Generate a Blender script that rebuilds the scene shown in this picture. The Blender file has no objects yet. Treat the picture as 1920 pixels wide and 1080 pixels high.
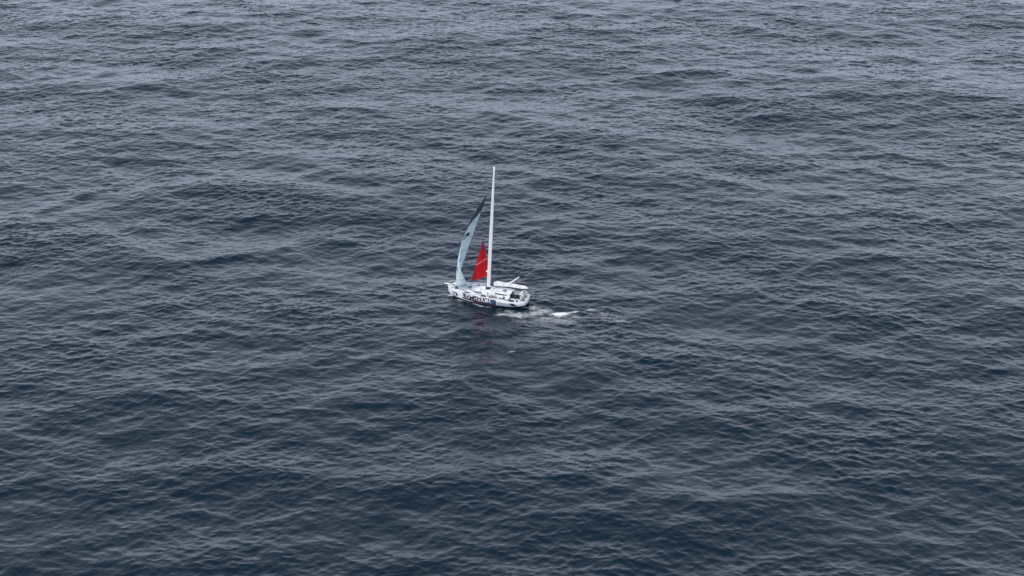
import bpy, bmesh, math, random
import numpy as np
from mathutils import Vector, Matrix
R = math.radians
C = bpy.context.scene.collection
S = bpy.context.scene

# ------------------------------------------------------------------ camera
THETA = R(25.0)                       # how far down the camera looks
DIST = 358.0                          # metres to the boat
cam = bpy.data.cameras.new("camera")
cam.lens = 60.0; cam.sensor_width = 36.0
cam.clip_start = 1.0; cam.clip_end = 30000.0
cam_o = bpy.data.objects.new("camera", cam); C.objects.link(cam_o)
cam_o.location = (0.0, -DIST*math.cos(THETA), DIST*math.sin(THETA))
cam_o.rotation_euler = (R(90)-THETA, 0, 0)
S.camera = cam_o

# ------------------------------------------------------------------ sky and sun
SUN_EL, SUN_AZ = R(48), R(215)        # azimuth clockwise from +Y: behind the camera, to the left
w = bpy.data.worlds.new("World"); S.world = w; w.use_nodes = True
nt = w.node_tree; nt.nodes.clear()
def wn(t, **k):
    n = nt.nodes.new(t)
    for a, b in k.items(): setattr(n, a, b)
    return n
sky = wn('ShaderNodeTexSky', sky_type='NISHITA', sun_disc=False)
sky.sun_elevation = SUN_EL; sky.sun_rotation = SUN_AZ
sky.air_density = 1.0; sky.dust_density = 3.0; sky.ozone_density = 1.0
tc = wn('ShaderNodeTexCoord')
mp = wn('ShaderNodeMapping'); mp.inputs['Scale'].default_value = (1, 1, 2.6)
nz = wn('ShaderNodeTexNoise'); nz.inputs['Scale'].default_value = 2.2; nz.inputs['Detail'].default_value = 5
cr = wn('ShaderNodeValToRGB')         # the cloud deck: a grey layer of uneven brightness
cr.color_ramp.elements[0].position = .3; cr.color_ramp.elements[0].color = (6.95, 7.68, 9.4, 1)
cr.color_ramp.elements[1].position = .7; cr.color_ramp.elements[1].color = (9.55, 10.45, 12.7, 1)
mx = wn('ShaderNodeMix', data_type='RGBA'); mx.inputs[0].default_value = .86
bg = wn('ShaderNodeBackground'); bg.inputs['Strength'].default_value = .10
out = wn('ShaderNodeOutputWorld')
L = nt.links.new
L(tc.outputs['Generated'], mp.inputs['Vector']); L(mp.outputs[0], nz.inputs['Vector'])
sp_ = wn('ShaderNodeSeparateXYZ'); L(tc.outputs['Generated'], sp_.inputs[0])
gd = wn('ShaderNodeMapRange'); gd.inputs[1].default_value = .15; gd.inputs[2].default_value = .85; gd.inputs[3].default_value = 1.6; gd.inputs[4].default_value = .33
L(sp_.outputs['Z'], gd.inputs[0]); vm = wn('ShaderNodeVectorMath', operation='SCALE')
L(nz.outputs['Fac'], cr.inputs[0]); L(sky.outputs[0], mx.inputs[6]); L(cr.outputs[0], vm.inputs[0]); L(gd.outputs[0], vm.inputs['Scale']); L(vm.outputs[0], mx.inputs[7])
L(mx.outputs[2], bg.inputs[0]); L(bg.outputs[0], out.inputs[0])

sun = bpy.data.lights.new("sun", 'SUN'); sun.energy = 2.0; sun.angle = R(18); sun.color = (1, .96, .9)
sun_o = bpy.data.objects.new("sun", sun); C.objects.link(sun_o)
sd = Vector((math.sin(SUN_AZ)*math.cos(SUN_EL), math.cos(SUN_AZ)*math.cos(SUN_EL), math.sin(SUN_EL)))
sun_o.rotation_euler = sd.to_track_quat('Z', 'Y').to_euler(); sun_o.location = (0, 0, 200)

S.view_settings.view_transform = 'Standard'; S.view_settings.look = 'None'
S.view_settings.exposure = 0.25; S.view_settings.gamma = 1.0
S.render.engine = 'CYCLES'; S.cycles.use_denoising = True
S.cycles.max_bounces = 6

# ------------------------------------------------------------------ materials
def mat(name, col, rough=.5, spec=.5, metal=0.0, noise=0.0, nscale=2.0, bump=0.0):
    m = bpy.data.materials.new(name); m.use_nodes = True
    t = m.node_tree; p = t.nodes['Principled BSDF']
    p.inputs['Roughness'].default_value = rough; p.inputs['Metallic'].default_value = metal
    p.inputs['Specular IOR Level'].default_value = spec
    c = t.nodes.new('ShaderNodeTexCoord')
    n = t.nodes.new('ShaderNodeTexNoise'); n.inputs['Scale'].default_value = nscale; n.inputs['Detail'].default_value = 6
    t.links.new(c.outputs['Object'], n.inputs['Vector'])
    r = t.nodes.new('ShaderNodeValToRGB')
    r.color_ramp.elements[0].position = .3; r.color_ramp.elements[1].position = .7
    r.color_ramp.elements[0].color = tuple(x*(1-noise) for x in col)+(1,)
    r.color_ramp.elements[1].color = tuple(min(1, x*(1+noise*.4)) for x in col)+(1,)
    t.links.new(n.outputs['Fac'], r.inputs[0]); t.links.new(r.outputs[0], p.inputs['Base Color'])
    if bump:
        b = t.nodes.new('ShaderNodeBump'); b.inputs['Distance'].default_value = bump; b.inputs['Strength'].default_value = 1
        t.links.new(n.outputs['Fac'], b.inputs['Height']); t.links.new(b.outputs[0], p.inputs['Normal'])
    return m
M = dict(
    white=mat('gelcoat_white', (.86, .87, .88), .3, noise=.08),
    pale=mat('paint_pale_blue', (.36, .50, .60), .35, noise=.2),
    cab=mat('cabin_paint', (.80, .83, .86), .4, noise=.42, nscale=1.1),
    deck=mat('deck_nonslip', (.74, .78, .81), .7, noise=.5, nscale=1.6),
    navy=mat('paint_navy', (.012, .022, .05), .3, noise=.25),
    blue=mat('paint_blue', (.02, .09, .19), .3, noise=.2),
    red=mat('hull_bottom_red', (.30, .10, .12), .5, noise=.3),
    carbon=mat('carbon_black', (.022, .024, .03), .45, noise=.3),
    mast=mat('mast_white', (.82, .82, .83), .35, noise=.06, nscale=.8),
    sail=mat('sailcloth_pale_blue', (.62, .76, .78), .6, .3, noise=.12, nscale=.7, bump=.05),
    saildark=mat('sailcloth_slate', (.055, .085, .115), .6, .3, noise=.3, nscale=.7, bump=.05),
    sailblue=mat('sailcloth_print_blue', (.13, .21, .33), .6, .3, noise=.2),
    storm=mat('sailcloth_red', (.47, .005, .014), .6, .3, noise=.35, nscale=.7, bump=.2),
    stormp=mat('sailcloth_pink', (.72, .25, .27), .6, .3),
    seam=mat('sail_seam', (.48, .58, .62), .6, .3),
    stormd=mat('sailcloth_dark_red', (.20, .010, .06), .6, .3, noise=.2),
    cloth=mat('folded_sail_white', (.70, .74, .77), .8, .2, noise=.3, nscale=2.5, bump=.1),
    glass=mat('window_dark', (.01, .012, .016), .1, .5),
    steel=mat('stainless', (.6, .6, .62), .3, metal=.8),
    grey=mat('grey_fitting', (.2, .21, .23), .5, noise=.3),
    rope=mat('rope', (.35, .3, .28), .8, noise=.3),
    orange=mat('buoy_orange', (.65, .12, .03), .6, noise=.2),
)

# ------------------------------------------------------------------ mesh helpers
def mesh_obj(name, verts, faces, mats, parent=None, fm=None, smooth=True):
    me = bpy.data.meshes.new(name)
    me.from_pydata([tuple(map(float, v)) for v in verts], [], faces)
    for m in (mats if isinstance(mats, (list, tuple)) else [mats]): me.materials.append(m)
    if fm is not None: me.polygons.foreach_set('material_index', fm)
    me.polygons.foreach_set('use_smooth', [smooth]*len(me.polygons))
    me.update()
    o = bpy.data.objects.new(name, me); C.objects.link(o)
    if parent: o.parent = parent
    return o
class MB:
    def __init__(s): s.v = []; s.f = []; s.m = []
    def add(s, v, f, mi=0):
        k = len(s.v); s.v += [Vector(p) for p in v]; s.f += [tuple(i+k for i in q) for q in f]; s.m += [mi]*len(f)
    def grid(s, rows, mi=0, close=False):
        n = len(rows[0]); v = [p for r in rows for p in r]; f = []
        for i in range(len(rows)-1):
            for j in range(n if close else n-1):
                a = i*n+j; b = i*n+(j+1) % n
                f.append((a, b, b+n, a+n))
        s.add(v, f, mi)
    def tube(s, pts, r, n=8, mi=0, flat=1.0, up=Vector((0, 0, 1))):
        """a capped tube along pts; r a number or one per point; flat squeezes across the 'side' axis"""
        pts = [Vector(p) for p in pts]
        rr = r if isinstance(r, (list, tuple)) else [r]*len(pts)
        rows = []
        for i, p in enumerate(pts):
            d = (pts[min(i+1, len(pts)-1)]-pts[max(i-1, 0)]).normalized()
            u = up if abs(d.dot(up)) < .95 else Vector((1, 0, 0))
            a = d.cross(u).normalized(); b = a.cross(d).normalized()
            rows.append([p+a*(rr[i]*flat*math.cos(q))+b*(rr[i]*math.sin(q)) for q in [2*math.pi*k/n for k in range(n)]])
        s.grid(rows, mi, close=True)
        k = len(s.v)-n*len(rows)
        s.f.append(tuple(range(k+n-1, k-1, -1))); s.m.append(mi)
        e = len(s.v)-n
        s.f.append(tuple(range(e, e+n))); s.m.append(mi)
    def box(s, c, d, mi=0, rz=0, taper=1.0):
        cx, cy, cz = c; x, y, z = [q/2 for q in d]; v = []
        for k in (-1, 1):
            t = taper if k > 0 else 1
            for i, j in ((-1, -1), (1, -1), (1, 1), (-1, 1)):
                px, py = i*x*t, j*y*t
                v.append((cx+px*math.cos(rz)-py*math.sin(rz), cy+px*math.sin(rz)+py*math.cos(rz), cz+k*z))
        s.add(v, [(3, 2, 1, 0), (4, 5, 6, 7), (0, 1, 5, 4), (1, 2, 6, 5), (2, 3, 7, 6), (3, 0, 4, 7)], mi)
    def out(s, name, mats, parent=None, smooth=True):
        return mesh_obj(name, s.v, s.f, mats, parent, s.m, smooth)

# ------------------------------------------------------------------ the racing yacht: x forward, y to port, z up
PHI = R(20.5)
boat = bpy.data.objects.new('sailing_yacht', None); C.objects.link(boat)
boat.empty_display_size = 2
boat['label'] = 'white racing yacht with pale blue jib, small red staysail and bare white mast'
boat['category'] = 'sailboat'
BX, BY, BZ = -4.95, -5.6, 0.50
boat.location = (BX, BY, BZ)
boat.rotation_euler = (R(-5.5), R(2.4), R(180)-PHI)

HL = 8.75
def lerp_tab(t, tab):
    xs = [a for a, _ in tab]; ys = [b for _, b in tab]
    if t <= xs[0]: return ys[0]
    for i in range(len(xs)-1):
        if t <= xs[i+1]:
            u = (t-xs[i])/(xs[i+1]-xs[i])
            m0 = (ys[i+1]-ys[max(i-1, 0)])/(xs[i+1]-xs[max(i-1, 0)])
            j = min(i+2, len(xs)-1); m1 = (ys[j]-ys[i])/(xs[j]-xs[i])
            h = xs[i+1]-xs[i]
            return (2*u**3-3*u*u+1)*ys[i]+(u**3-2*u*u+u)*h*m0+(-2*u**3+3*u*u)*ys[i+1]+(u**3-u*u)*h*m1
    return ys[-1]
BEAM = [(0, 1.35), (.03, 1.95), (.08, 2.5), (.16, 2.78), (.35, 2.9), (.5, 2.85), (.65, 2.55), (.78, 2.05), (.88, 1.45), (.95, .85), (.985, .42), (1, .14)]
SHEER = [(0, .88), (.3, 1.34), (.6, 1.62), (1, 1.85)]
KEELZ = [(0, -.35), (.2, -.7), (.5, -.95), (.75, -.8), (.92, -.45), (1, .2)]
CHINE = [(0, .38), (.4, .34), (.75, .55), (1, 1.05)]
def hb(t): return lerp_tab(t, BEAM)
def sh(t): return lerp_tab(t, SHEER)
def X(t): return -HL+2*HL*t
def side_pt(x, s, off=0.0):
    """a point on the port topside: s = 0 at the sheer, 1 at the chine"""
    t = (x+HL)/(2*HL); b = hb(t)
    return Vector((x, b*(1-.05*s)+off+.06*math.sin(math.pi*s), sh(t)+(lerp_tab(t, CHINE)-sh(t))*s))
def section(t):
    b, zs, zc, zk = hb(t), sh(t), lerp_tab(t, CHINE), lerp_tab(t, KEELZ)
    p = []
    for k in range(7):
        s = k/6; p.append((b*(1-.05*s)+.06*math.sin(math.pi*s)*min(1, b), zs+(zc-zs)*s))
    for k in range(1, 9):
        a = k/8; p.append((b*.95*math.cos(a*math.pi/2)**.9 if a < 1 else 0, zc+(zk-zc)*math.sin(a*math.pi/2)**.8))
    return p
ts = [i/72 for i in range(73)]
rows = []
for t in ts:
    p = section(t); x = X(t)
    rows.append([(x, y, z) for y, z in p]+[(x, -y, z) for y, z in reversed(p[:-1])])
hull = MB(); hull.grid(rows)
hm = []
nrow = len(rows[0])
for i in range(len(rows)-1):
    for j in range(nrow-1):
        a = rows[i][j]; b = rows[i+1][j+1]; cx = (a[0]+b[0])/2; cz = (a[2]+b[2])/2
        jj = min(j, nrow-2-j); m = 0
        if cz < -.06: m = 2  # hull bottom is red from this height down
        elif (-3.0 < cx < 4.9 or (5.7+.5*cz < cx < 6.2+.5*cz and jj > 2)) and jj < 7 and jj >= 0:  # slanted navy bow band: dark graphic with the jib's shadow painted in
            m = 1
        elif -7.4+.8*cz < cx < -6.3+.8*cz and 1 < jj < 7: m = 1
        elif -6.2 < cx < -3.1 and jj > 2 and jj < 7 and cz < .62+.09*(cx+6.2): m = 3
        elif 6.8 < cx < 7.6 and jj > 3: m = 3
        hm.append(m)
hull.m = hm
# bow cap and transom
p1 = rows[-1]; hull.add(p1, [tuple(range(len(p1)))], 0)
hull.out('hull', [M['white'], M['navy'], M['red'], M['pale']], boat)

def deck_z(x, y):
    t = (x+HL)/(2*HL); b = max(hb(t), .01); q = min(1, abs(y)/b)
    z = sh(t)+.16*(1-q*q)*min(1, b/2)
    if x < -5.3 and abs(y) < 1.75:       # open aft cockpit
        z = .72
    return z
ys = [-1, -.95, -.86, -.76, -.71, -.66, -.5, -.3, -.1, .1, .3, .5, .66, .71, .76, .86, .95, 1]
drows = []
for i in range(73*2-1):
    t = i/(73*2-2); x = X(t); b = hb(t)
    drows.append([(x, q*b, deck_z(x, q*b)) for q in ys])
dk = MB(); dk.grid(drows)
tr = drows[0]; n = len(tr); base = [(-HL, q*hb(0)*.95, .38-(.5*(1-q*q))) for q in ys]
dk.grid([tr, base])
dk.out('deck', M['deck'], boat)
# toe rail, a thin raised white edge
rail = MB()
for s in (-1, 1):
    rail.tube([(X(t), s*hb(t), sh(t)+.03) for t in ts], .05, 6)
rail.out('toe_rail', M['white'], boat)

# dark deck graphics: panels laid on the foredeck and side decks
def deck_patch(x0, x1, y0, y1, mi=0, n=6):
    rr = []; gr = MB()
    for i in range(n+1):
        x = x0+(x1-x0)*i/n
        rr.append([(x, y0+(y1-y0)*j/n, deck_z(x, y0+(y1-y0)*j/n)+.012) for j in range(n+1)])
    gr.grid(rr); gr.out('deck_graphic', M['grey' if mi else 'navy'], boat)
deck_patch(6.0, 6.9, -.2, 1.2); deck_patch(7.3, 7.9, -.6, .1); deck_patch(-.6, .6, 2.0, 2.6); deck_patch(-6.6, -5.4, 1.9, 2.6); deck_patch(1.6, 2.6, 1.1, 1.5, 1); deck_patch(-8.3, -7.5, -1.2, -.3); deck_patch(-3.0, -1.2, 2.05, 2.5); deck_patch(3.2, 4.4, 1.7, 2.1); deck_patch(-6.8, -5.5, -2.6, -1.95); deck_patch(-8.3, -7.7, .3, .8); deck_patch(4.2, 5.0, .8, 1.5); deck_patch(2.0, 2.9, -1.6, -.9)  # first panel carries on the bow band, graphic and painted jib shadow together
deck_patch(5.0, 5.6, -1.3, -.7); deck_patch(-2.8, -1.6, 1.9, 2.35, 1); deck_patch(-4.6, -3.4, 2.0, 2.4, 0)

# cabin (coachroof): rounded roof that grows up to the cockpit
cab = MB(); crow = []
CT = [(-5.4, 1.6, 1.0), (-4.6, 1.65, 1.05), (-3.2, 1.6, 1.0), (-1.6, 1.45, .9), (0, 1.3, .78), (1.8, 1.0, .5), (3.2, .7, .2), (4.2, .3, .0)]
def cab_sec(x, wd, h):
    zb = sh((x+HL)/(2*HL))+.02; r = []
    for k in range(17):
        a = math.pi*k/16
        cy = math.copysign(abs(math.cos(a))**.55, math.cos(a)); sz = max(0, math.sin(a))**.5 if 0 < k < 16 else 0
        r.append((x, wd*cy, zb+(h+.12)*sz))
    return r
xs = np.linspace(-5.4, 4.2, 32)
CT = [(a, b, c*.62) for a, b, c in CT]
for x in xs:
    wd = np.interp(x, [c[0] for c in CT], [c[1] for c in CT]); h = np.interp(x, [c[0] for c in CT], [c[2] for c in CT])
    crow.append(cab_sec(x, wd, h))
cab.grid(crow)
cabin = cab.out('cabin', M['cab'], boat)
back = MB(); back.add(crow[0], [tuple(range(17))], 0)
back.out('bulkhead', M['white'], cabin)
door = MB(); door.box((-5.43, 0.15, 1.3), (.05, 1.9, .95)); door.out('companionway', M['glass'], cabin, smooth=False)
for s in (-1, 1):
    wb = MB()
    pts = []
    for x in np.linspace(-4.9, -2.2, 9):
        wd = np.interp(x, [c[0] for c in CT], [c[1] for c in CT]); h = np.interp(x, [c[0] for c in CT], [c[2] for c in CT])
        sec = cab_sec(x, wd+.015, h+.015)
        a, b = (2, 4) if s > 0 else (14, 12)
        pts.append([Vector(sec[a])+Vector((0, s*.02, .01)), Vector(sec[(a+b)//2])+Vector((0, s*.02, .01)), Vector(sec[b])+Vector((0, s*.02, .01))])
    wb.grid(pts); wb.out('window', M['glass'], cabin)
hatch = MB()
for x in (-3.9, -2.4):
    hatch.box((x, .1, sh(.3)+.80-.12*(x+3.9)), (.8, .8, .06))
hatch.out('hatch', M['grey'], cabin, smooth=False)
for x, y, a in ((-1.9, 1.75, 1.2), (1.4, 1.5, 1.5), (1.0, -1.75, 1.4), (5.9, .6, .5), (-4.9, 2.3, 1.0), (-8.0, .9, .5), (-8.0, -.9, .5), (3.4, 1.35, .6)):
    deck_patch(x-a/2, x+a/2, y-.18, y+.18, int(x < 0))
h2 = MB(); h2.box((3.8, 0, deck_z(3.8, 0)+.05), (.75, .7, .09)); h2.out('hatch', M['grey'], boat, smooth=False)
h3 = MB(); h3.box((7.9, 0, deck_z(7.9, 0)+.05), (.6, .5, .09)); h3.out('hatch', M['grey'], boat, smooth=False)

# cockpit: seats, grinder pedestal, winches, tillers
for s in (-1, 1):
    ck = MB(); ck.box((-6.6, s*1.45, .92), (2.2, .5, .38)); ck.out('bench', M['deck'], boat, smooth=False)
well = MB(); well.box((-6.35, 0, .735), (1.8, 2.2, .02)); well.out('cockpit_mat', M['carbon'], boat, smooth=False)
g = MB(); g.tube([(-6.6, 0, .72), (-6.6, 0, 1.55)], [.14, .09], 10); g.tube([(-6.6, -.45, 1.58), (-6.6, .45, 1.58)], .05, 8)
g.box((-6.6, -.47, 1.5), (.08, .08, .3)); g.box((-6.6, .47, 1.5), (.08, .08, .3)); g.out('grinder', M['carbon'], boat)
def winch(x, y, z):
    b = MB(); b.tube([(x, y, z), (x, y, z+.1), (x, y, z+.2), (x, y, z+.3)], [.2, .13, .13, .17], 14); b.out('winch', M['carbon'], boat)
for x, y in ((-5.6, 2.05), (-5.6, -2.05), (-7.2, 2.05), (-7.2, -2.05), (-4.3, 1.9), (-4.3, -1.9)):
    winch(x, y, deck_z(x, y))
# aft arch of tubes carrying aerials, and helm seats
for s in (-1, 1):
    tl = MB(); tl.tube([(-8.3, s*1.1, .95), (-7.2, s*1.0, 1.25)], [.05, .035], 8); tl.out('tiller', M['carbon'], boat)
    lr = MB(); lr.tube([(-7.95, s*.5, .74), (-7.95, s*.5, 1.02)], [.3, .3], 16); lr.out('life_raft', M['grey'], boat)
ar = MB()
ar.tube([(-7.9, 2.0, 1.2), (-7.95, 1.95, 1.9), (-8.0, 1.6, 2.35), (-8.0, 0, 2.5), (-8.0, -1.6, 2.35), (-7.95, -1.95, 1.9), (-7.9, -2.0, 1.2)], .06, 8)
ar.out('stern_arch', M['white'], boat)
for y in (-1.2, .9):
    d = MB(); d.tube([(-8.0, y, 2.42), (-8.0, y, 2.55), (-8.0, y, 2.75), (-8.0, y, 2.85)], [.05, .2, .2, .08], 12); d.out('radome', M['white'], boat)
# stanchions and lifelines
for s in (-1, 1):
    for x in (-8.3, -6.8, -5.0, -3.2, -1.4, .4, 2.2, 4.0, 5.6, 7.0):
        t = (x+HL)/(2*HL); b = MB()
        b.tube([(x, s*hb(t)*.97, sh(t)), (x, s*hb(t)*.97, sh(t)+.62)], .018, 6); b.out('stanchion', M['steel'], boat)
    for k, hgt in enumerate((.32, .6)):
        b = MB(); b.tube([(X(t), s*hb(t)*.97, sh(t)+hgt) for t in np.linspace(.03, .93, 26)], .008, 4); b.out('lifeline', M['steel'], boat)
pp = MB()
pp.tube([(7.6, 1.2, sh(.9)), (7.7, 1.15, 2.45), (8.4, .45, 2.5), (8.8, 0, 2.52), (8.4, -.45, 2.5), (7.7, -1.15, 2.45), (7.6, -1.2, sh(.9))], .03, 8)
pp.tube([(8.4, .45, 1.85), (8.4, .45, 2.5)], .025, 6); pp.tube([(8.4, -.45, 1.85), (8.4, -.45, 2.5)], .025, 6)
pp.out('pulpit', M['white'], boat)
sp = MB()
sp.tube([(8.4, 0, 2.05), (8.7, 0, 2.10), (9.5, 0, 2.2)], [.16, .13, .08], 10); sp.out('bowsprit', M['white'], boat)
bs = MB(); bs.tube([(9.4, 0, 2.15), (8.6, 0, .9)], .02, 5); bs.out('bobstay', M['carbon'], boat)

# rolled headsails lashed to the foredeck
def roll(pts, r, seed, name='sail_bundle', m='cloth'):
    rnd = random.Random(seed); q = []; rr = []
    N = 22
    P = [Vector(p) for p in pts]
    for i in range(N+1):
        u = i/N*(len(P)-1); k = min(int(u), len(P)-2); p = P[k].lerp(P[k+1], u-k)
        q.append(p+Vector((0, rnd.uniform(-.05, .05), rnd.uniform(-.03, .04))))
        rr.append(r*(.35+.65*math.sin(math.pi*min(1, max(0, i/N*.9+.07)))**.5)*rnd.uniform(.82, 1.12))
    b = MB(); b.tube(q, rr, 12); return b.out(name, M[m], boat)
roll([(6.9, .25, 2.02), (4.6, 1.15, 1.95), (2.4, 1.75, 1.82)], .27, 3)
roll([(7.6, -.35, 2.1), (5.2, -.8, 2.05), (2.6, -.9, 1.95)], .36, 5)
roll([(7.9, .5, 2.05), (7.0, .9, 2.0)], .3, 11)
rnd = random.Random(2)
for k in range(5):
    rp = MB()
    cx, cy = rnd.uniform(-1.4, 1.2), rnd.uniform(-1.6, 1.6)
    rp.tube([(cx+.25*math.cos(a), cy+.2*math.sin(a), deck_z(cx, cy)+.5*0+.06+.01*i) for i, a in enumerate(np.linspace(0, 12, 26))], .03, 5)
    rp.out('rope_coil', M['rope'], boat)

# mast: a tapered wing section, raked aft
MX, MZ0, MZ1, RAKE = -.2, 1.9, 30.2, .130
def mast_pt(z): return Vector((MX-(z-MZ0)*RAKE-.0006*(z-MZ0)**2*0, 0, z))
mb = MB(); mr = []
for i in range(41):
    z = MZ0+(MZ1-MZ0)*i/40; f = i/40
    c = .36*(1-.62*max(0, (f-.35)/.65)**1.4)
    p = mast_pt(z)
    mr.append([(p.x+c*math.cos(a)*(1.0 if math.cos(a) > 0 else 1.15), .6*c*math.sin(a), z) for a in [2*math.pi*k/16 for k in range(16)]])
mb.grid(mr, close=True); k = len(mb.v)-16; mb.f.append(tuple(range(k, k+16))); mb.m.append(0)
mast = mb.out('mast', M['mast'], boat)
b = MB(); p = mast_pt(MZ1); b.tube([p, p+Vector((0, 0, .7))], .02, 5); b.tube([p+Vector((-.1, 0, .25)), p+Vector((.6, 0, .3))], .02, 5); b.box(p+Vector((.6, 0, .42)), (.22, .03, .22)); b.out('wind_vane', M['carbon'], mast)
b = MB(); b.tube([(MX, 0, 2.1), (MX, 0, 2.6)], [.6, .42], 16); b.out('mast_foot', M['carbon'], mast)
b = MB(); p = mast_pt(6.2); b.tube([p+Vector((.3, 0, 0)), p+Vector((.62, .12, 0))], [.16, .16], 12); b.out('radar_dome', M['white'], mast)
b = MB(); p = mast_pt(9.0); b.box(p+Vector((.32, 0, 0)), (.18, .16, .22)); b.out('deck_light', M['grey'], mast)

# outriggers from the mast foot and the shrouds they spread
for s in (-1, 1):
    b = MB(); b.tube([(MX, s*.3, 1.85), (MX-1.2, s*3.35, 2.25)], [.09, .06], 8); b.out('outrigger', M['carbon'], boat)
    tip = Vector((MX-1.2, s*3.35, 2.25))
    for z in (29.4, 23.5):
        b = MB(); b.tube([tip, mast_pt(z)], .012, 4); b.out('shroud', M['carbon'], boat)
    b = MB(); b.tube([tip, (MX-1.5, s*2.75, 1.45)], .02, 4); b.out('shroud', M['carbon'], boat)
    b = MB(); b.tube([(-8.2, s*2.0, 1.25), mast_pt(29.6)], .010, 4); b.out('backstay', M['carbon'], boat)

# boom with the mainsail flaked down on it
BA = R(2.0)
def boom_pt(d, z=0, y=0):
    return Vector((MX-.45-d*math.cos(BA)+y*math.sin(BA), -d*math.sin(BA)-.2-y*0+y, 3.0+z-.03*d))
b = MB(); b.tube([boom_pt(0), boom_pt(1), boom_pt(6.5), boom_pt(8.0)], [.20, .30, .30, .16], 12, flat=.85); boom = b.out('boom', M['carbon'], boat)
rows = []; rnd = random.Random(9)
for i in range(41):
    d = .9+7.3*i/40; hh = .85*(1-.5*i/40)*(.55+.45*min(1, i/4))*min(1, (41-i)/4); ww = .46*(1-.35*i/40)*min(1, (41-i)/3)
    r = []
    for k in range(14):
        a = math.pi*k/13
        fold = .05*math.sin(k*2.4+i*.25)+rnd.uniform(-.03, .03)
        c_ = boom_pt(d)
        r.append((c_.x, c_.y-.08+(ww+fold)*math.cos(a)*(1.1-.35*math.sin(a)), c_.z+.16+(hh+fold)*max(0, math.sin(a))**.8))
    rows.append(r)
b = MB(); b.grid(rows); msail = b.out('mainsail', M['cloth'], boat)
for d in (1.4, 3.0, 4.6, 6.2):
    b = MB(); c_ = boom_pt(d); hh = .95*(1-.55*d/7.9)+.14
    b.tube([(c_.x, c_.y-.08+.5*math.cos(a), c_.z+.1+hh*1.02*math.sin(a)) for a in np.linspace(0, math.pi, 12)], .018, 5); b.out('sail_tie', M['grey'], msail)
b = MB(); b.tube([boom_pt(7.4), (-8.3, 0, 1.0)], .03, 5); b.tube([boom_pt(7.6), (-8.3, .3, 1.0)], .03, 5); b.out('mainsheet', M['rope'], boat)
b = MB(); b.tube([boom_pt(2.4), (MX-.2, 0, 1.75)], .05, 6); b.out('boom_vang', M['carbon'], boat)
b = MB()                                                  # stowed sail along the starboard side deck
roll([(-1.2, -2.0, 1.75), (-4.5, -2.35, 1.75), (-7.4, -2.25, 1.6)], .26, 21)

# foils: the starboard one stands clear of the water, white
def foil(s, pts, chords):
    b = MB(); rows = []
    P = [Vector(p) for p in pts]
    for i, p in enumerate(P):
        d = (P[min(i+1, len(P)-1)]-P[max(i-1, 0)]).normalized(); fw = Vector((1, 0, 0)); fw = (fw-d*fw.dot(d)).normalized(); nn = d.cross(fw)
        rows.append([p+fw*(chords[i]*.5*math.cos(a))+nn*(chords[i]*.16*math.sin(a)) for a in [2*math.pi*k/10 for k in range(10)]])
    b.grid(rows, close=True); k = len(b.v)-10; b.f.append(tuple(range(k, k+10))); b.m.append(0)
    return b.out('foil', M['white'], boat)
foil(-1, [(-2.2, -2.75, 1.3), (-2.9, -3.6, 1.45), (-3.9, -4.9, 1.65), (-4.8, -6.1, 2.1)], [.5, .42, .36, .26])
foil(1, [(1.0, 2.5, -.4), (1.1, 3.0, -.7), (1.4, 3.5, -1.1), (1.6, 3.9, -1.6)], [.55, .5, .4, .3])
for s in (-1, 1):
    b = MB(); b.tube([(-8.3, s*1.3, .0), (-8.4, s*1.4, -1.5)], [.22, .14], 10, flat=.25, up=Vector((0, 1, 0))); b.out('rudder', M['navy'], boat)
b = MB(); b.tube([(-.2, 0, -.4), (-.3, 0, -3.8)], [.35, .3], 10, flat=.3, up=Vector((0, 1, 0))); b.tube([(.8, 0, -3.9), (-.3, 0, -3.95), (-1.4, 0, -3.9)], [.05, .32, .05], 10); b.out('keel', M['carbon'], boat)

# headsails -----------------------------------------------------
def sail(name, tack, head, chord, ang, camber, top, mats, pick, NU=26, NV=84, roach=0):
    T, H = Vector(tack), Vector(head); V = []; F = []; FM = []
    for j in range(NV+1):
        v = j/NV; p = T.lerp(H, v)
        c = chord(v); a = ang(v); e = Vector((-math.cos(a), math.sin(a), 0)); nn = Vector((math.sin(a), math.cos(a), 0))
        for i in range(NU+1):
            u = i/NU
            q = p+e*(c*u)+nn*(c*camber(v)*4*u*(1-u)*(1-.35*(u-.4)))
            q.z += top(v)*u+.03*math.sin(v*46+u*3)*u*(1-u)
            V.append(q)
    for j in range(NV):
        for i in range(NU):
            a = j*(NU+1)+i; F.append((a, a+1, a+NU+2, a+NU+1)); FM.append(pick((i+.5)/NU, (j+.5)/NV))
    o = mesh_obj(name, V, F, mats, boat, FM)
    so = o.modifiers.new('thickness', 'SOLIDIFY'); so.thickness = .02
    return o
JT = (7.05, 0, 2.15); JH = mast_pt(24.1)+Vector((1.15, 0, 0))
def jib_pick(u, v):
    if v > .81-.26*u: return 1
    if int(v*84) % 13 == 6: return 3
    if ((u-.42+4*(v-.55))/.20)**2+((v-.55)/.036)**2 < 1: return 1
    if .19 < v < .36:
        q = (v-.275)/.085; c = .46+.26*q*q; d = .28*(1-abs(q))**.5
        if abs(u-c) < d: return 2
    return 0
jib = sail('jib', JT, JH,
     chord=lambda v: float(np.interp(v, (0, .1, .25, .5, .67, .84, 1), (4.6, 4.5, 4.3, 3.5, 2.7, 1.6, 0))),
     ang=lambda v: R(float(np.interp(v, (0, .08, .16, .24, .32, .5, .67, 1), (35, 48, 62, 75, 85, 101, 114, 122)))), camber=lambda v: .23,
     top=lambda v: 1.9*(1-v)**1.2, mats=[M['sail'], M['saildark'], M['sailblue'], M['seam']], pick=jib_pick)
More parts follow.
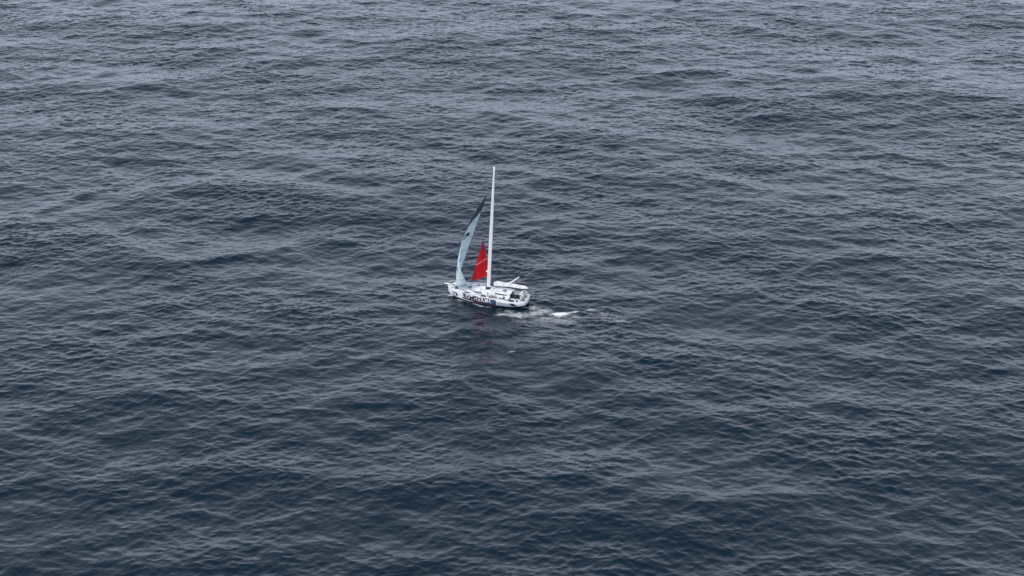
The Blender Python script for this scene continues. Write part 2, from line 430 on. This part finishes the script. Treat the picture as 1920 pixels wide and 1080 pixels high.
b = MB(); b.tube([JT, (6.95, 0, 1.9)], .05, 6); b.tube([JH, mast_pt(25.2)], .02, 6); b.tube([JT, JH], .03, 6); b.out('forestay', M['carbon'], boat)
ST = (3.4, 0, 3.5); SH_ = mast_pt(13.2)+Vector((1.65, 0, 0))
def st_pick(u, v):
    if abs(v-(.40+.10*u)) < .010: return 1
    if v > .80-.08*u: return 2
    return 0
st = sail('staysail', ST, SH_,
     chord=lambda v: 3.65*(1-v)**.82, ang=lambda v: R(-9-6*v), camber=lambda v: .09,
     top=lambda v: 1.35*(1-v), mats=[M['storm'], M['stormp'], M['stormd']], pick=st_pick, NV=60)
b = MB(); b.tube([(3.5, 0, 1.85), ST, SH_, mast_pt(21.5)], .02, 5); b.out('inner_forestay', M['carbon'], boat)
b = MB(); q = Vector(ST)+Vector((-3.8, -.6, 1.35)); b.tube([q, (-1.6, -1.2, 1.9)], .02, 5); b.out('sheet', M['rope'], boat)
q = Vector(JT)+Vector((-4.3, 1.6, 1.9)); b = MB(); b.tube([q, (-2.6, 2.2, 1.6)], .02, 5); b.out('sheet', M['rope'], boat)

# lettering and the round emblem on the port and starboard topsides
def topside_text(body, x_left, x_right, s_top, s_bot, port=True):
    cu = bpy.data.curves.new('txt', 'FONT'); cu.body = body; cu.size = 1; cu.offset = .022; cu.resolution_u = 3
    cu.space_character = 1.08
    to = bpy.data.objects.new('txt', cu); C.objects.link(to)
    dg = bpy.context.evaluated_depsgraph_get(); dg.update()
    me = bpy.data.meshes.new_from_object(to.evaluated_get(dg)); bpy.data.objects.remove(to)
    bm = bmesh.new(); bm.from_mesh(me)
    for _ in range(1): bmesh.ops.triangulate(bm, faces=bm.faces)
    x0 = min(v.co.x for v in bm.verts); x1 = max(v.co.x for v in bm.verts); y0 = min(v.co.y for v in bm.verts); y1 = max(v.co.y for v in bm.verts)
    for v in bm.verts:
        u = (v.co.x-x0)/(x1-x0); h = (v.co.y-y0)/(y1-y0)
        if port:
            p = side_pt(x_left+(x_right-x_left)*u, s_bot+(s_top-s_bot)*h, .022)
        else:
            p = side_pt(x_right+(x_left-x_right)*u, s_bot+(s_top-s_bot)*h, .022); p.y = -p.y
        v.co = p
    bm.to_mesh(me); bm.free(); me.materials.clear(); me.materials.append(M['white'])
    o = bpy.data.objects.new('lettering', me); C.objects.link(o); o.parent = boat
topside_text('BIOTHERM', 5.1, -1.2, .06, 1.0); topside_text('BIOTHERM', 5.1, -1.2, .06, 1.0, False)
for port in (1, -1):
    for rad, m, off, nm in ((.80, 'white', .020, 'emblem_ring'), (.68, 'blue', .03, 'emblem')):
        V = [side_pt(-2.3+ (0 if rad < .75 else .12), .52, off)]; N = 32
        for k in range(N):
            a = 2*math.pi*k/N; V.append(side_pt(-2.3+(0 if rad < .75 else .12)+rad*1.05*math.cos(a), min(1, max(0.02, .52-rad*.75*math.sin(a))), off))
        for v in V: v.y *= port
        mesh_obj(nm, V, [(0, 1+k, 1+(k+1) % N) for k in range(N)], M[m], boat, smooth=False)
#WATER_BEGIN
# ------------------------------------------------------------------ the sea: a spectrum of wind waves and swell summed by FFT
N, LT = 2048, 512.0
DX = LT/N
rng = np.random.default_rng(41)
kx = np.fft.fftfreq(N, d=DX)*2*np.pi
KX, KY = np.meshgrid(kx, kx)                      # rows are y
K = np.hypot(KX, KY); K[0, 0] = 1e-6
def spectrum(lam_peak, direction, spread, cut, slope_rms, seed, p=4.0):
    r = np.random.default_rng(seed)
    kp = 2*np.pi/lam_peak
    th = np.arctan2(KY, KX)-direction
    D = np.abs(np.cos(th/1.0))**spread
    Pk = np.exp(-1.25*(kp/K)**2)/K**p*D*np.exp(-(K*cut)**2)
    Pk[0, 0] = 0
    h = (r.standard_normal((N, N))+1j*r.standard_normal((N, N)))*np.sqrt(Pk)
    sx = np.fft.ifft2(1j*KX*h).real; sy = np.fft.ifft2(1j*KY*h).real
    s = math.sqrt((sx**2+sy**2).mean())
    return h*(slope_rms/s)
Hs = (spectrum(75, R(78), 5, 1.2, .040, 1, 5.0)      # long swell
      + spectrum(18, R(98), 1.4, .4, .074, 2, 4.2))     # wind sea
Hc = spectrum(4.6, R(70), 1.6, .08, .092, 3, 3.8)+spectrum(2.8, R(102), 1.3, .07, .104, 5, 3.7)       # short chop, stronger in some places than in others
gust = np.fft.ifft2(spectrum(45, R(60), .5, 3, .1, 7, 4.0)).real
gust = 1+.20*gust/gust.std()
gust = np.clip(gust, .35, 1.7)
def fields(ha, hc):
    f = lambda h: (np.fft.ifft2(h).real, np.fft.ifft2(-1j*KX/K*h).real, np.fft.ifft2(-1j*KY/K*h).real)
    return [a_+b_*gust for a_, b_ in zip(f(ha), f(hc))]
Z, DXD, DYD = fields(Hs, Hc)
CHOP = .9
def sample(ix, iy, tile_x=0, tile_y=0):
    return Z[iy % N, ix % N], DXD[iy % N, ix % N]*CHOP, DYD[iy % N, ix % N]*CHOP
def patch(x0, x1, y0, y1, step):
    ix = np.arange(round(x0/DX), round(x1/DX)+1, step); iy = np.arange(round(y0/DX), round(y1/DX)+1, step)
    I, J = np.meshgrid(ix, iy)
    z, dx, dy = sample(I, J)
    P = np.stack([I*DX-dx, J*DX-dy, z], -1).reshape(-1, 3)
    n, m = len(ix), len(iy)
    a = (np.arange(m-1)[:, None]*n+np.arange(n-1)[None]).ravel()
    F = np.stack([a, a+1, a+n+1, a+n], -1)
    return P, F
def np_mesh(name, P, F, mat_):
    me = bpy.data.meshes.new(name)
    me.vertices.add(len(P)); me.vertices.foreach_set('co', P.astype(np.float32).ravel())
    me.loops.add(F.size); me.loops.foreach_set('vertex_index', F.astype(np.int32).ravel())
    me.polygons.add(len(F)); me.polygons.foreach_set('loop_start', np.arange(len(F), dtype=np.int32)*4)
    me.update(calc_edges=True); me.polygons.foreach_set('use_smooth', np.ones(len(F), bool))
    me.materials.append(mat_)
    o = bpy.data.objects.new(name, me); C.objects.link(o); return o

wm = bpy.data.materials.new('sea_water'); wm.use_nodes = True
t = wm.node_tree; pb = t.nodes['Principled BSDF']
def tn(ty, **k):
    n_ = t.nodes.new(ty)
    for a_, b_ in k.items(): setattr(n_, a_, b_)
    return n_
pb.inputs['Base Color'].default_value = (.0015, .011, .0215, 1)
pb.inputs['Roughness'].default_value = .18
pb.inputs['IOR'].default_value = 1.333
tcw = tn('ShaderNodeTexCoord')
bumps = None
for sc_, dist_, sx_ in ((.9, .045, .62), (2.6, .018, .7)):
    mpw = tn('ShaderNodeMapping'); mpw.inputs['Scale'].default_value = (sx_, 1, 1); mpw.inputs['Rotation'].default_value = (0, 0, R(7*sc_))
    nw = tn('ShaderNodeTexNoise'); nw.inputs['Scale'].default_value = sc_; nw.inputs['Detail'].default_value = 3; nw.inputs['Roughness'].default_value = .55
    bw = tn('ShaderNodeBump'); bw.inputs['Distance'].default_value = dist_*2; bw.inputs['Strength'].default_value = 1
    t.links.new(tcw.outputs['Object'], mpw.inputs[0]); t.links.new(mpw.outputs[0], nw.inputs['Vector']); t.links.new(nw.outputs['Fac'], bw.inputs['Height'])
    if bumps: t.links.new(bumps.outputs[0], bw.inputs['Normal'])
    bumps = bw
t.links.new(bumps.outputs[0], pb.inputs['Normal'])

P, F = patch(-196, 196, -128, 256, 1)
Ps, Fs = [P], [F]; off = len(P)
low = Hs*(np.hypot(KX, KY) < 2*np.pi/6.0)         # farther out, outside the photograph: the same waves on a coarser grid
Zf, DXf, DYf = Z, DXD, DYD
Z = np.fft.ifft2(low).real; DXD = np.fft.ifft2(-1j*KX/K*low).real; DYD = np.fft.ifft2(-1j*KY/K*low).real
for x0, x1, y0, y1 in ((-1000, -196, -1000, 1400), (196, 1000, -1000, 1400), (-196, 196, -1000, -128), (-196, 196, 256, 1400)):
    p_, f_ = patch(x0, x1, y0, y1, 8); Ps.append(p_); Fs.append(f_+off); off += len(p_)
BIG = 6000
for x0, x1, y0, y1 in ((-BIG, -1000, -BIG, BIG), (1000, BIG, -BIG, BIG), (-1000, 1000, -BIG, -1000), (-1000, 1000, 1400, BIG)):
    Ps.append(np.array([[x0, y0, 0], [x1, y0, 0], [x1, y1, 0], [x0, y1, 0.]])); Fs.append(np.array([[0, 1, 2, 3]])+off); off += 4
sea = np_mesh('sea', np.concatenate(Ps), np.concatenate(Fs), wm); sea['kind'] = 'structure'
Z, DXD, DYD = Zf, DXf, DYf

# foam: broken water of the wake beside the yacht and a few small crests, lying on the same waves
fo = bpy.data.materials.new('foam'); fo.use_nodes = True
t = fo.node_tree; pb = t.nodes['Principled BSDF']
pb.inputs['Base Color'].default_value = (.80, .82, .84, 1); pb.inputs['Roughness'].default_value = .9
tcw = tn('ShaderNodeTexCoord'); at_ = tn('ShaderNodeAttribute', attribute_name='amount')
mpw = tn('ShaderNodeMapping'); mpw.inputs['Scale'].default_value = (.55, 1, 1)
nw = tn('ShaderNodeTexNoise'); nw.inputs['Scale'].default_value = 2.1; nw.inputs['Detail'].default_value = 7; nw.inputs['Roughness'].default_value = .68
t.links.new(tcw.outputs['Object'], mpw.inputs[0]); t.links.new(mpw.outputs[0], nw.inputs['Vector'])
ad = tn('ShaderNodeMath', operation='ADD'); t.links.new(nw.outputs['Fac'], ad.inputs[0]); t.links.new(at_.outputs['Fac'], ad.inputs[1])
mr = tn('ShaderNodeMapRange', interpolation_type='SMOOTHSTEP'); mr.inputs[1].default_value = .80; mr.inputs[2].default_value = 1.5
t.links.new(ad.outputs[0], mr.inputs[0]); t.links.new(mr.outputs[0], pb.inputs['Alpha'])
def foam(name, blobs, label):
    """blobs: x, y, half length, half width, angle, amount"""
    x0 = min(b[0]-2.2*b[2] for b in blobs); x1 = max(b[0]+2.2*b[2] for b in blobs)
    y0 = min(b[1]-2.2*max(b[3], b[2]*abs(math.sin(R(b[4])))) for b in blobs)-1; y1 = max(b[1]+2.2*max(b[3], b[2]*abs(math.sin(R(b[4])))) for b in blobs)+1
    P, F = patch(x0, x1, y0, y1, 1); A = np.zeros(len(P))
    for bx_, by_, l, w_, a_, q_ in blobs:
        c_, s_ = math.cos(R(a_)), math.sin(R(a_)); dx = P[:, 0]-bx_; dy = P[:, 1]-by_
        A = np.maximum(A, q_*np.exp(-((dx*c_+dy*s_)/l)**2-((-dx*s_+dy*c_)/w_)**2))
    keep = A[F].max(1) > .12; F = F[keep]
    used, inv = np.unique(F, return_inverse=True); F = inv.reshape(F.shape); P = P[used].copy(); A = A[used]; P[:, 2] += .035
    o = np_mesh(name, P, F, fo)
    at__ = o.data.attributes.new('amount', 'FLOAT', 'POINT'); at__.data.foreach_set('value', A.astype(np.float32))
    o['kind'] = 'stuff'; o['label'] = label; return o
WAKE = [(9.9, -11.9, 2.4, 1.0, 4, 1.0), (12.6, -11.3, 1.8, .5, 12, .76), (9.8, -12.4, 4.2, 1.5, 4, .62), (.8, -13.3, 4.6, 1.5, -3, .66), (-2.2, -13.0, 2.0, .9, 0, .70), (5.0, -12.0, 2.8, 1.6, 8, .64),
        (4.4, -9.6, 1.6, 1.6, 0, .60), (6.8, -13.8, 3.0, 1.0, 0, .60), (16.2, -10.3, 2.4, 1.1, -10, .57), (18.6, -12.2, 2.6, 1.2, -20, .52), (21.8, -16.0, 2.0, 1.5, 0, .54), (1.5, -12.8, 6.5, 2.0, -2, .57), (6.5, -11.0, 3.0, 1.6, 10, .60),
        (9, -14.6, 9, 3.2, -4, .50), (-.5, -11.3, 1.8, .6, 0, .62), (13.5, -13.5, 4.5, 1.2, -10, .54), (2.5, -16.0, 5, 2.0, 0, .44), (20, -13.5, 8, 4, -10, .40)]
foam('wake_foam', WAKE, 'white broken water of the wake behind and beside the yacht')
foam('whitecap', [(-57.9, -28.9, .9, .4, 0, .62), (-7.7, -31.2, .8, .4, 0, .52), (0, -29.9, 1.4, .6, 5, .54), (121.2, 203.3, 1.2, .6, 0, .85)], 'small flecks of white water scattered over the open sea')
foam('bow_wave_foam', [(-12.7, -3.4, 1.1, .5, -30, .85), (-10.5, -6.0, 2.0, .35, -24, .78), (-6.2, -8.9, 3.0, .4, -20, .62), (-1.4, -10.7, 2.6, .4, -16, .66), (3.2, -10.0, 1.2, .6, 30, .7)], 'thin white water along the port side of the hull')
#WATER_END
